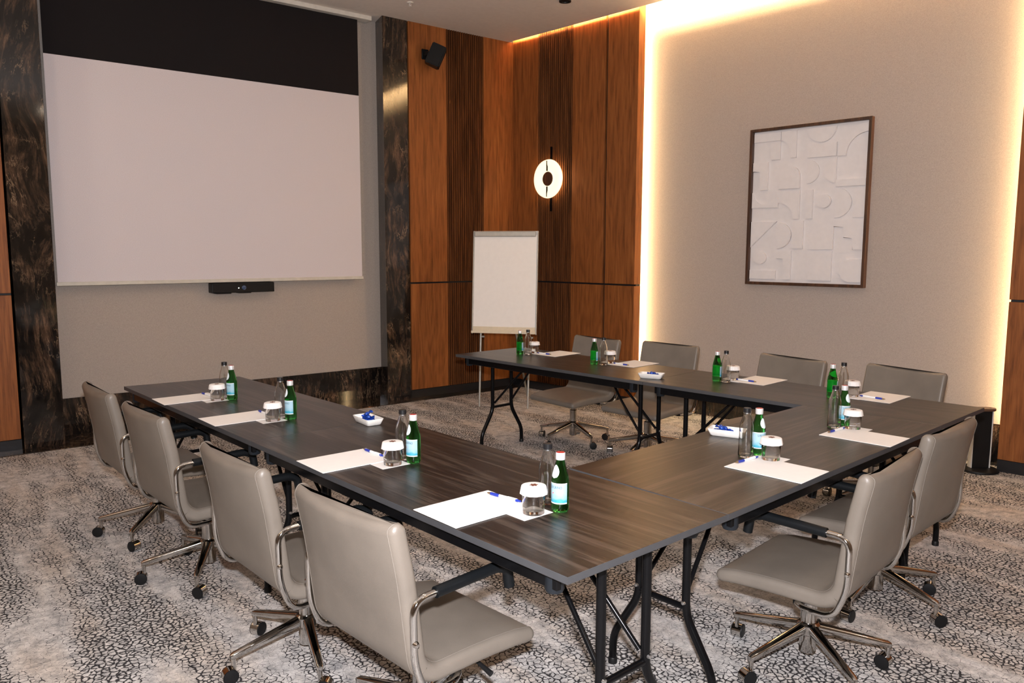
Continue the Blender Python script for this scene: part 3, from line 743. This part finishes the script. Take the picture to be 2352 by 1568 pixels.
CH = 'swivel conference chairs around the tables'
chairs = [
    (-0.178, 3.116, -1.530, 14, 'taupe leather swivel chair on the left arm, closest to the projection screen'),
    (-0.133, 2.384, -1.498, 26, 'taupe leather swivel chair on the left arm, second from the projection screen'),
    (-0.089, 1.358, -1.508, 39, 'taupe leather swivel chair on the left arm, third from the projection screen'),
    (-0.018, 0.650, -1.471, 33, 'large near taupe chair showing its broad back beside the table corner'),
    (1.353, 0.148, 0.142, 26, 'taupe chair at the joining table showing its seat side and chrome base'),
    (2.092, 0.264, 0.078, 43, 'taupe chair behind its neighbour at the joining table, towards the black stand'),
    (3.011, 3.230, 1.574, 41, 'taupe chair across the far arm, beside the flipchart, against the wood panels'),
    (3.155, 2.560, 1.646, 54, 'taupe chair across the far arm, second from the flipchart, before the light strip'),
    (3.218, 1.599, 1.489, 20, 'taupe chair back across the far arm, below the relief artwork'),
    (3.308, 0.908, 1.423, 20, 'taupe chair back across the far arm, last before the far table corner')]
proto = make_chair(chairs[0][4], True)
for i, (x, y, a, star, lab) in enumerate(chairs):
    c = proto if i == 0 else copy_tree(proto)
    c.location = (x, y, 0); c.rotation_euler = (0, 0, a); c['label'] = lab; c['group'] = CH
    k = 0
    for ch in c.children:
        if ch.name.startswith('base_leg'):
            ch.rotation_euler = (0, 0, R(star) - a + 2 * PI * k / 5); k += 1

# ------------------------------------------------------------------ table ware
def text_on_cylinder(txt, width, zc, r, a_mid):
    cu = bpy.data.curves.new('lettering', 'FONT'); cu.body = txt; cu.size = 1.0; cu.align_x = 'CENTER'; cu.align_y = 'CENTER'; cu.resolution_u = 2
    o = bpy.data.objects.new('lettering', cu); COL.objects.link(o)
    dg = bpy.context.evaluated_depsgraph_get(); dg.update()
    me = bpy.data.meshes.new_from_object(o.evaluated_get(dg))
    bpy.data.objects.remove(o); bpy.data.curves.remove(cu)
    xs = [v.co.x for v in me.vertices]; w = max(xs) - min(xs); s = width / w
    for v in me.vertices:
        x, y = v.co.x * s, v.co.y * s * 1.25
        a = a_mid + x / r
        v.co = (r * math.cos(a), r * math.sin(a), zc + y)
    bm = bmn(); bm.from_mesh(me); bpy.data.meshes.remove(me); return bm

def make_green():
    """label faces local -Y"""
    t = thing('sparkling_water_bottle', '-', 'bottle')
    obj('bottle_body', lathe([(0, 0.003), (0.014, 0.0035), (0.020, 0.0005), (0.0245, 0.0015), (0.0268, 0.006), (0.0272, 0.012), (0.0272, 0.096), (0.0262, 0.104), (0.0238, 0.116), (0.0200, 0.130), (0.0165, 0.143), (0.0140, 0.153), (0.0128, 0.160), (0.0128, 0.174), (0, 0.174)], 40), M['glass_green'], t, 50)
    obj('cap', lathe([(0.0136, 0.160), (0.0146, 0.161), (0.0146, 0.180), (0.0138, 0.1822), (0.0125, 0.1825), (0.0125, 0.160), (0.0136, 0.160)], 28), M['cap_white'], t, 40)
    obj('cap_top', lathe([(0, 0.1832), (0.012, 0.1832), (0.0132, 0.1825), (0.0125, 0.181), (0, 0.181)], 24), M['cap_red'], t, 40)
    bm = bmn(); add_lathe(bm, [(0.0274, 0.028), (0.0274, 0.092)], 40, 0, None, R(-90 - 98), R(-90 + 98))
    lb = obj('label', bm, M['label'], t, 60)
    obj('lettering', text_on_cylinder('S.PELLEGRINO', 0.058, 0.0785, 0.02755, -PI / 2), M['navy'], lb)
    bm = bmn(); n = 10; pts = []
    for k in range(n):
        a = 2 * PI * k / n + PI / 2; r_ = 0.0034 if k % 2 == 0 else 0.0015
        aa = -PI / 2 - 0.02 + r_ * math.cos(a) / 0.0276; pts.append(bm.verts.new((0.0276 * math.cos(aa), 0.0276 * math.sin(aa), 0.061 + r_ * math.sin(a))))
    bm.faces.new(pts); obj('star', bm, M['red_star'], lb)
    # teardrop neck label wrapped over the shoulder
    def rad(z):
        pr = [(0.0272, 0.096), (0.0262, 0.104), (0.0238, 0.116), (0.0200, 0.130), (0.0165, 0.143), (0.0140, 0.153)]
        for (r0, z0), (r1, z1) in zip(pr, pr[1:]):
            if z0 <= z <= z1: return r0 + (r1 - r0) * (z - z0) / (z1 - z0)
        return pr[-1][0]
    bm = bmn(); rows = []
    for i in range(13):
        z = 0.106 + 0.040 * i / 12; s = i / 12
        hw_ = 0.0155 * (max(0.0, math.sin(PI * (s ** 0.72))) ** 0.62)
        row = []
        for j in range(9):
            x = (-1 + 2 * j / 8) * max(hw_, 0.0004); r_ = rad(z) + 0.0004; a = -PI / 2 + x / r_
            row.append(bm.verts.new((r_ * math.cos(a), r_ * math.sin(a), z)))
        rows.append(row)
    for i in range(12):
        for j in range(8): bm.faces.new((rows[i][j], rows[i][j + 1], rows[i + 1][j + 1], rows[i + 1][j]))
    obj('neck_label', bm, M['neck_label'], t, 60)
    return t

def make_clear():
    t = thing('still_water_bottle', '-', 'bottle')
    obj('bottle_body', lathe([(0, 0.004), (0.016, 0.004), (0.023, 0.0005), (0.0275, 0.002), (0.0295, 0.007), (0.0298, 0.013), (0.0282, 0.05), (0.0272, 0.085), (0.0278, 0.105), (0.0270, 0.118), (0.0238, 0.133), (0.0190, 0.149), (0.0150, 0.161), (0.0128, 0.170), (0.0125, 0.182), (0.0108, 0.182), (0.0108, 0.172), (0.0130, 0.161), (0.0170, 0.149), (0.0218, 0.133), (0.0250, 0.118), (0.0258, 0.105), (0.0252, 0.085), (0.0262, 0.05), (0.0275, 0.013), (0.0255, 0.008), (0, 0.008)], 40), M['glass'], t, 50)
    obj('cap', lathe([(0, 0.192), (0.0128, 0.192), (0.0142, 0.1905), (0.0145, 0.176), (0.0125, 0.1755), (0.0125, 0.1825), (0, 0.1825)], 28), M['cap_black'], t, 40)
    obj('cap_ring', lathe([(0.0127, 0.1705), (0.0146, 0.171), (0.0146, 0.1745), (0.0127, 0.175), (0.0127, 0.1705)], 28), M['steel'], t, 40)
    return t

def make_glass():
    t = thing('water_glass', '-', 'glass')
    obj('tumbler', lathe([(0, 0.0005), (0.031, 0.0), (0.0335, 0.002), (0.0358, 0.070), (0.0353, 0.072), (0.0343, 0.070), (0.0320, 0.014), (0.029, 0.012), (0, 0.0115)], 36), M['glass'], t, 50)
    bm = bmn(); n = 48; prof = [(0.0, 0.0865, 0), (0.033, 0.0865, 0), (0.0372, 0.0850, 0), (0.0390, 0.0800, 0.3), (0.0420, 0.0620, 1.0)]
    rings = []
    for r_, z_, wv in prof:
        if r_ == 0: rings.append([bm.verts.new((0, 0, z_))]); continue
        rings.append([bm.verts.new(((r_ + wv * 0.0011 * math.cos(12 * 2 * PI * k / n)) * math.cos(2 * PI * k / n), (r_ + wv * 0.0011 * math.cos(12 * 2 * PI * k / n)) * math.sin(2 * PI * k / n), z_)) for k in range(n)])
    for k in range(n): bm.faces.new((rings[0][0], rings[1][k], rings[1][(k + 1) % n]))
    for i in range(1, len(rings) - 1):
        for k in range(n): bm.faces.new((rings[i][k], rings[i][(k + 1) % n], rings[i + 1][(k + 1) % n], rings[i + 1][k]))
    cap = obj('paper_cap', bm, M['paper'], t, 50)
    bm = bmn()
    for k in range(6):
        a = 2 * PI * k / 6; c = Vector((0.0068 * math.cos(a), 0.0068 * math.sin(a), 0.0869))
        bm.faces.new([bm.verts.new(c + Vector((0.0052 * math.cos(b) * (1.3 if abs(math.cos(b - a)) > 0.7 else 0.8), 0.0052 * math.sin(b) * (1.3 if abs(math.cos(b - a)) > 0.7 else 0.8), 0.0001 * k))) for b in [2 * PI * j / 10 for j in range(10)]])
    obj('emblem', bm, M['emblem'], cap)
    return t

def make_pen():
    """tip at +X"""
    t = thing('ballpoint_pen', '-', 'pen')
    Ry = Matrix.Translation((0, 0, 0.0052)) @ Matrix.Rotation(PI / 2, 4, 'Y')
    obj('barrel', lathe([(0, -0.052), (0.0046, -0.052), (0.0050, -0.03), (0.0050, 0.018), (0, 0.018)], 16, Ry), M['pen_white'], t, 50)
    obj('grip', lathe([(0, 0.0175), (0.0050, 0.0175), (0.0054, 0.03), (0.0048, 0.054), (0, 0.054)], 16, Ry), M['pen_blue'], t, 50)
    obj('tip', lathe([(0.0046, 0.0535), (0.0036, 0.060), (0.0010, 0.070), (0, 0.070)], 12, Ry), M['pen_tip'], t, 50)
    cl = obj('clicker', lathe([(0, -0.070), (0.003, -0.070), (0.0032, -0.060), (0.0047, -0.059), (0.0047, -0.0515), (0, -0.0515)], 12, Ry), M['pen_blue'], t, 50)
    obj('clip', box(-0.056, -0.018, -0.0016, 0.0016, 0.0098, 0.0110), M['pen_white'], t)
    return t

# place: green xy, clear xy, glass xy, pad centre, pad angle, pen tip, pen end, seat direction angle of label
PLC = [
    ('L', (0.139, 2.786), (0.132, 2.874), (0.069, 2.810), (-0.046, 2.945), R(92), (0.056, 3.043), (0.074, 2.905), 'on the left arm at the place by the screen'),
    ('L', (0.191, 2.132), (0.170, 2.197), (0.110, 2.147), (0.000, 2.297), R(92.5), (0.128, 2.385), (0.130, 2.246), 'on the left arm at the second place from the screen'),
    ('L', (0.250, 1.127), (0.241, 1.188), (0.173, 1.147), (0.060, 1.303), R(92), (0.181, 1.393), (0.190, 1.252), 'on the left arm at the third place from the screen'),
    ('L', (0.316, 0.380), (0.332, 0.457), (0.237, 0.411), (0.117, 0.557), R(93), (0.232, 0.640), (0.260, 0.502), 'beside the near table corner'),
    ('R', (1.372, 0.405), (1.300, 0.410), (1.338, 0.325), (1.236, 0.235), R(5.8), (1.173, 0.365), (1.311, 0.364), 'on the joining table nearer the near corner'),
    ('R', (2.133, 0.475), (2.041, 0.468), (2.088, 0.406), (1.976, 0.294), R(5.8), (1.903, 0.418), (2.042, 0.419), 'on the joining table towards the far corner'),
    ('F', (2.500, 3.285), (2.528, 3.222), (2.641, 3.280), (2.740, 3.123), R(-83), (2.644, 3.086), (2.623, 3.222), 'on the far arm at the place beside the flipchart'),
    ('F', (2.572, 2.549), (2.604, 2.490), (2.706, 2.528), (2.805, 2.390), R(-84), (2.697, 2.335), (2.689, 2.474), 'on the far arm at the second place from the flipchart'),
    ('F', (2.671, 1.585), (2.681, 1.528), (2.788, 1.553), (2.885, 1.430), R(-84.5), (2.799, 1.392), (2.786, 1.530), 'on the far arm below the relief artwork'),
    ('F', (2.720, 0.865), (2.765, 0.828), (2.837, 0.814), (2.930, 0.705), R(-84.5), (2.861, 0.642), (2.860, 0.781), 'on the far arm by the far corner')]
pg, pcl, pgl, ppn = make_green(), make_clear(), make_glass(), make_pen()
pad0 = obj('notepad', box(-0.1075, 0.1075, -0.148, 0.148, 0, 0.0022, 0.0006, 1), M['paper'])
cst0 = obj('paper_coaster', box(-0.0585, 0.0585, -0.0585, 0.0585, 0, 0.0008), M['paper'])
OUT = {'L': (-1, 0), 'R': (0, -1), 'F': (1, 0)}
for i, (s, g, c, gl, pc, pa, pt, pe, where) in enumerate(PLC):
    first = i == 0
    ox, oy = OUT[s]
    la = math.atan2(oy, ox) + PI / 2 + R(random.uniform(-8, 8))   # local -Y turned towards the seat
    b = pg if first else copy_tree(pg); b.location = (*g, HT); b.rotation_euler = (0, 0, la)
    tag(b, 'green sparkling water bottle ' + where, 'bottle', 'green sparkling water bottles')
    b = pcl if first else copy_tree(pcl); b.location = (*c, HT); b.rotation_euler = (0, 0, random.uniform(0, 6))
    tag(b, 'clear water bottle ' + where, 'bottle', 'clear still water bottles')
    # coaster lies away from the seat and to the sitter's right-hand side
    rx, ry = oy * -1 * -1, -ox * -1
    fx, fy = -ox, -oy; sx, sy = fy, -fx
    cc = (pc[0] + fx * 0.100 + sx * 0.102, pc[1] + fy * 0.100 + sy * 0.102)
    dx, dy = gl[0] - cc[0], gl[1] - cc[1]
    lim = 0.024; dd = max(abs(dx), abs(dy))
    if dd > lim: cc = (gl[0] - dx * lim / dd, gl[1] - dy * lim / dd)
    q = cst0 if first else cst0.copy()
    if not first: COL.objects.link(q)
    q.location = (*cc, HT); q.rotation_euler = (0, 0, pa)
    tag(q, 'square white paper coaster ' + where, 'coaster', 'square paper coasters under the glasses')
    b = pgl if first else copy_tree(pgl); b.location = (*gl, HT + 0.0008); b.rotation_euler = (0, 0, random.uniform(0, 6))
    tag(b, 'tumbler with white paper cap ' + where, 'glass', 'capped water glasses')
    q = pad0 if first else pad0.copy()
    if not first: COL.objects.link(q)
    q.location = (*pc, HT + 0.0009); q.rotation_euler = (0, 0, pa - PI / 2 if s != 'F' else pa + PI / 2)
    if s == 'L': q.rotation_euler = (0, 0, pa - PI)
    if s == 'R': q.rotation_euler = (0, 0, pa)
    if s == 'F': q.rotation_euler = (0, 0, pa + PI)
    if s in 'LF': q.rotation_euler[2] += 0
    tag(q, 'blank white writing pad ' + where, 'notepad', 'blank writing pads')
    b = ppn if first else copy_tree(ppn)
    mx, my = (pt[0] + pe[0]) / 2, (pt[1] + pe[1]) / 2
    b.location = (mx, my, HT + 0.0031); b.rotation_euler = (0, 0, math.atan2(pt[1] - pe[1], pt[0] - pe[0]))
    tag(b, 'blue and white ballpoint pen ' + where, 'pen', 'ballpoint pens on the pads')

# candy dishes
def make_dish():
    t = thing('candy_dish', '-', 'dish'); bm = bmn()
    def rr(hx, hy, z, r_=0.01, n=4):
        out = []
        for sx, sy, a0 in ((1, 1, 0), (-1, 1, 90), (-1, -1, 180), (1, -1, 270)):
            for k in range(n + 1):
                a = R(a0 + 90 * k / n); out.append(bm.verts.new((sx * (hx - r_) + r_ * math.cos(a), sy * (hy - r_) + r_ * math.sin(a), z)))
        return out
    rings = [rr(.060, .030, 0.0), rr(.067, .034, .004), rr(.078, .043, .030), rr(.0775, .0425, .0315), rr(.0745, .0395, .031), rr(.064, .031, .008), rr(.060, .028, .006)]
    m = len(rings[0])
    for i in range(len(rings) - 1):
        for k in range(m): bm.faces.new((rings[i][k], rings[i][(k + 1) % m], rings[i + 1][(k + 1) % m], rings[i + 1][k]))
    bm.faces.new(rings[0]); bm.faces.new(rings[-1])
    obj('dish_body', bm, M['ceramic'], t, 50)
    return t

def make_candy():
    bm = bmn()
    add_lathe(bm, [(0.012, -0.026), (0.0085, -0.021), (0.0025, -0.0125), (0.006, -0.010), (0.0082, -0.005), (0.0085, 0.0), (0.0082, 0.005), (0.006, 0.010), (0.0025, 0.0125), (0.0085, 0.021), (0.012, 0.026)], 14, 0, Matrix.Translation((0, 0, 0.0085)) @ Matrix.Rotation(PI / 2, 4, 'Y'))
    for v in bm.verts:
        if abs(v.co.x) > 0.018: v.co.z = 0.0085 + (v.co.z - 0.0085) * 0.55; v.co.y += 0.002 * math.sin(9 * v.co.z * 200)
    return obj('wrapped_candy', bm, M['candy'], None, 60)

dishes = [(0.433, 1.828, R(88), 9, 'white candy dish on the left arm over the table seam', 'blue wrapped candy in the dish on the left arm', (0.004, -0.002)),
          (2.441, 1.905, R(-63), 7, 'white candy dish on the far arm between two water bottle pairs', 'blue wrapped candy in the dish on the far arm', (0.0, 0.0)),
          (1.535, 0.668, R(-68), 7, 'white candy dish on the joining table behind the clear bottle', 'blue wrapped candy in the dish on the joining table', (-0.030, 0.006))]
pd, pcy = make_dish(), make_candy()
pile = [(-.022, -.012, .007, .3), (.02, -.010, .007, 1.2), (-.004, .012, .007, 2.2), (.028, .012, .007, .7), (-.03, .010, .007, 1.7), (0, -.002, .022, .1), (.018, .004, .022, 2.6), (-.014, .004, .022, 1.0), (.003, .001, .036, 1.9)]
for i, (x, y, a, n, lab, clab, off) in enumerate(dishes):
    dsh = pd if i == 0 else copy_tree(pd); dsh.location = (x, y, HT); dsh.rotation_euler = (0, 0, a); tag(dsh, lab, 'dish', 'candy dishes on the tables')
    for k in range(n):
        px, py, pz, pr = pile[k] if n > 7 else (pile[k][0], pile[k][1], pile[k][2], pile[k][3])
        q = pcy if (i == 0 and k == 0) else pcy.copy()
        if not (i == 0 and k == 0): COL.objects.link(q)
        w = Matrix.Rotation(a, 4, 'Z') @ Vector((px * 0.85 + off[0], py * 0.7 + off[1], 0))
        q.location = (x + w.x, y + w.y, HT + pz); q.rotation_euler = (random.uniform(-.2, .2), random.uniform(-.35, .35) if pz > .01 else random.uniform(-.1, .1), a + pr)
        tag(q, clab, 'candy', 'wrapped candies: ' + clab.split('candy ')[1])

# ------------------------------------------------------------------ low black stand by the niche
St = thing('pedestal_stand', 'low black pedestal stand with pale edges beyond the far table corner', 'stand', (4.69, 0.845, 0), math.atan2(-0.62, 0.785))
obj('base_disc', lathe([(0, 0), (0.125, 0), (0.130, 0.006), (0.126, 0.016), (0.05, 0.026), (0, 0.028)], 40), M['black_plastic'], St, 40)
bm = bmn()
for zz, hw_, y0, y1 in ((0.02, 0.058, -0.025, 0.025),):
    pass
pv0 = [bm.verts.new((x, y, 0.024)) for x, y in ((-0.058, -0.02), (0.058, -0.02), (0.058, 0.02), (-0.058, 0.02))]
pv1 = [bm.verts.new((x, y, 0.430)) for x, y in ((-0.062, -0.02), (0.068, -0.02), (0.068, 0.02), (-0.062, 0.02))]
bm.faces.new(pv0); bm.faces.new(pv1)
for i in range(4): bm.faces.new((pv0[i], pv0[(i + 1) % 4], pv1[(i + 1) % 4], pv1[i]))
obj('post_panel', bm, M['black_plastic'], St)
for s in (-1, 1):
    bm = bmn(); add_box(bm, -0.004, 0.004, -0.023, 0.023, 0.024, 0.43, 0.001, 1, 0, Matrix.Translation((s * 0.0645, 0, 0))); obj('edge_strip', bm, M['white_metal'], St)
bm = bmn(); add_prism(bm, arc(0.045, 0, 0.045, 0.042, 90, -90, 16) + arc(-0.16, 0, 0.045, 0.042, 270, 90, 16), 0.430, 0.447, 0, 0.002, 1); obj('top_plate', bm, M['brown_plate'], St)
obj('screw_hole', lathe([(0, 0.4476), (0.007, 0.4476), (0.007, 0.446), (0, 0.446)], 14, Matrix.Translation((0.055, 0, 0))), M['black_gap'], St, 40)

# ------------------------------------------------------------------ light
def area(name, loc, size, power, col, target=None, shape='DISK', spread=PI):
    l = bpy.data.lights.new(name, 'AREA'); l.shape = shape; l.size = size; l.energy = power; l.color = col; l.spread = spread
    o = bpy.data.objects.new(name, l); COL.objects.link(o); o.location = loc
    if target is not None: o.rotation_euler = (Vector(target) - Vector(loc)).to_track_quat('-Z', 'Y').to_euler()
    return o
WARM = (1.0, 0.80, 0.60)
for x in (-2.2, 0.95, 2.7):
    for y in (-2.4, 0.1, 2.7):
        area('overhead_fill', (x, y, ZC - 0.01), 0.22, 5, WARM)  # unseen overhead fill, added to raise the room brightness

area('rear_upward_fill', (2.5, YB + 0.25, 2.4), 0.4, 40, WARM, (2.5, YB + 0.8, ZC))  # invented fill behind the camera, aimed up to brighten the ceiling
area('side_upward_fill', (XL + 0.3, 1.5, 2.4), 0.4, 34, WARM, (XL + 1.0, 1.5, ZC))  # added out-of-view fill, bounces warm light off the ceiling
area('side_upward_fill', (XL + 0.3, 4.2, 2.4), 0.4, 34, WARM, (XL + 1.2, 4.2, ZC))  # second added side fill, also only there to lift the ceiling
CAM = Vector((-1.2363, -1.3473, 1.532))
fl = bpy.data.lights.new('camera_flash', 'AREA'); fl.shape = 'RECTANGLE'; fl.size = 0.07; fl.size_y = 0.04; fl.energy = 180; fl.color = (0.98, 0.96, 1.0)
flo = bpy.data.objects.new('camera_flash', fl); COL.objects.link(flo)

# ------------------------------------------------------------------ camera
yaw, pitch, roll = 0.6685, -0.1153, 0.0022
fwd = Vector((math.sin(yaw) * math.cos(pitch), math.cos(yaw) * math.cos(pitch), math.sin(pitch)))
right = Vector((math.cos(yaw), -math.sin(yaw), 0)); upv = right.cross(fwd)
right, upv = right * math.cos(roll) + upv * math.sin(roll), upv * math.cos(roll) - right * math.sin(roll)
cd = bpy.data.cameras.new('camera'); cd.sensor_width = 36.0; cd.sensor_fit = 'HORIZONTAL'; cd.lens = 1801.01 / 2352 * 36.0; cd.clip_start = 0.02
co = bpy.data.objects.new('camera', cd); COL.objects.link(co)
mw = Matrix((right, upv, -fwd)).transposed().to_4x4(); mw.translation = CAM; co.matrix_world = mw
SC.camera = co
flo.matrix_world = Matrix.Translation(upv * 0.16) @ mw

w = bpy.data.worlds.new('world'); SC.world = w; w.use_nodes = True
w.node_tree.nodes['Background'].inputs['Color'].default_value = (1.0, 0.8, 0.6, 1); w.node_tree.nodes['Background'].inputs['Strength'].default_value = 0.02

vs = SC.view_settings; vs.view_transform = 'Standard'; vs.look = 'None'; vs.gamma = 1.0; vs.use_curve_mapping = False; vs.exposure = 0.0
SC.display_settings.display_device = 'sRGB'
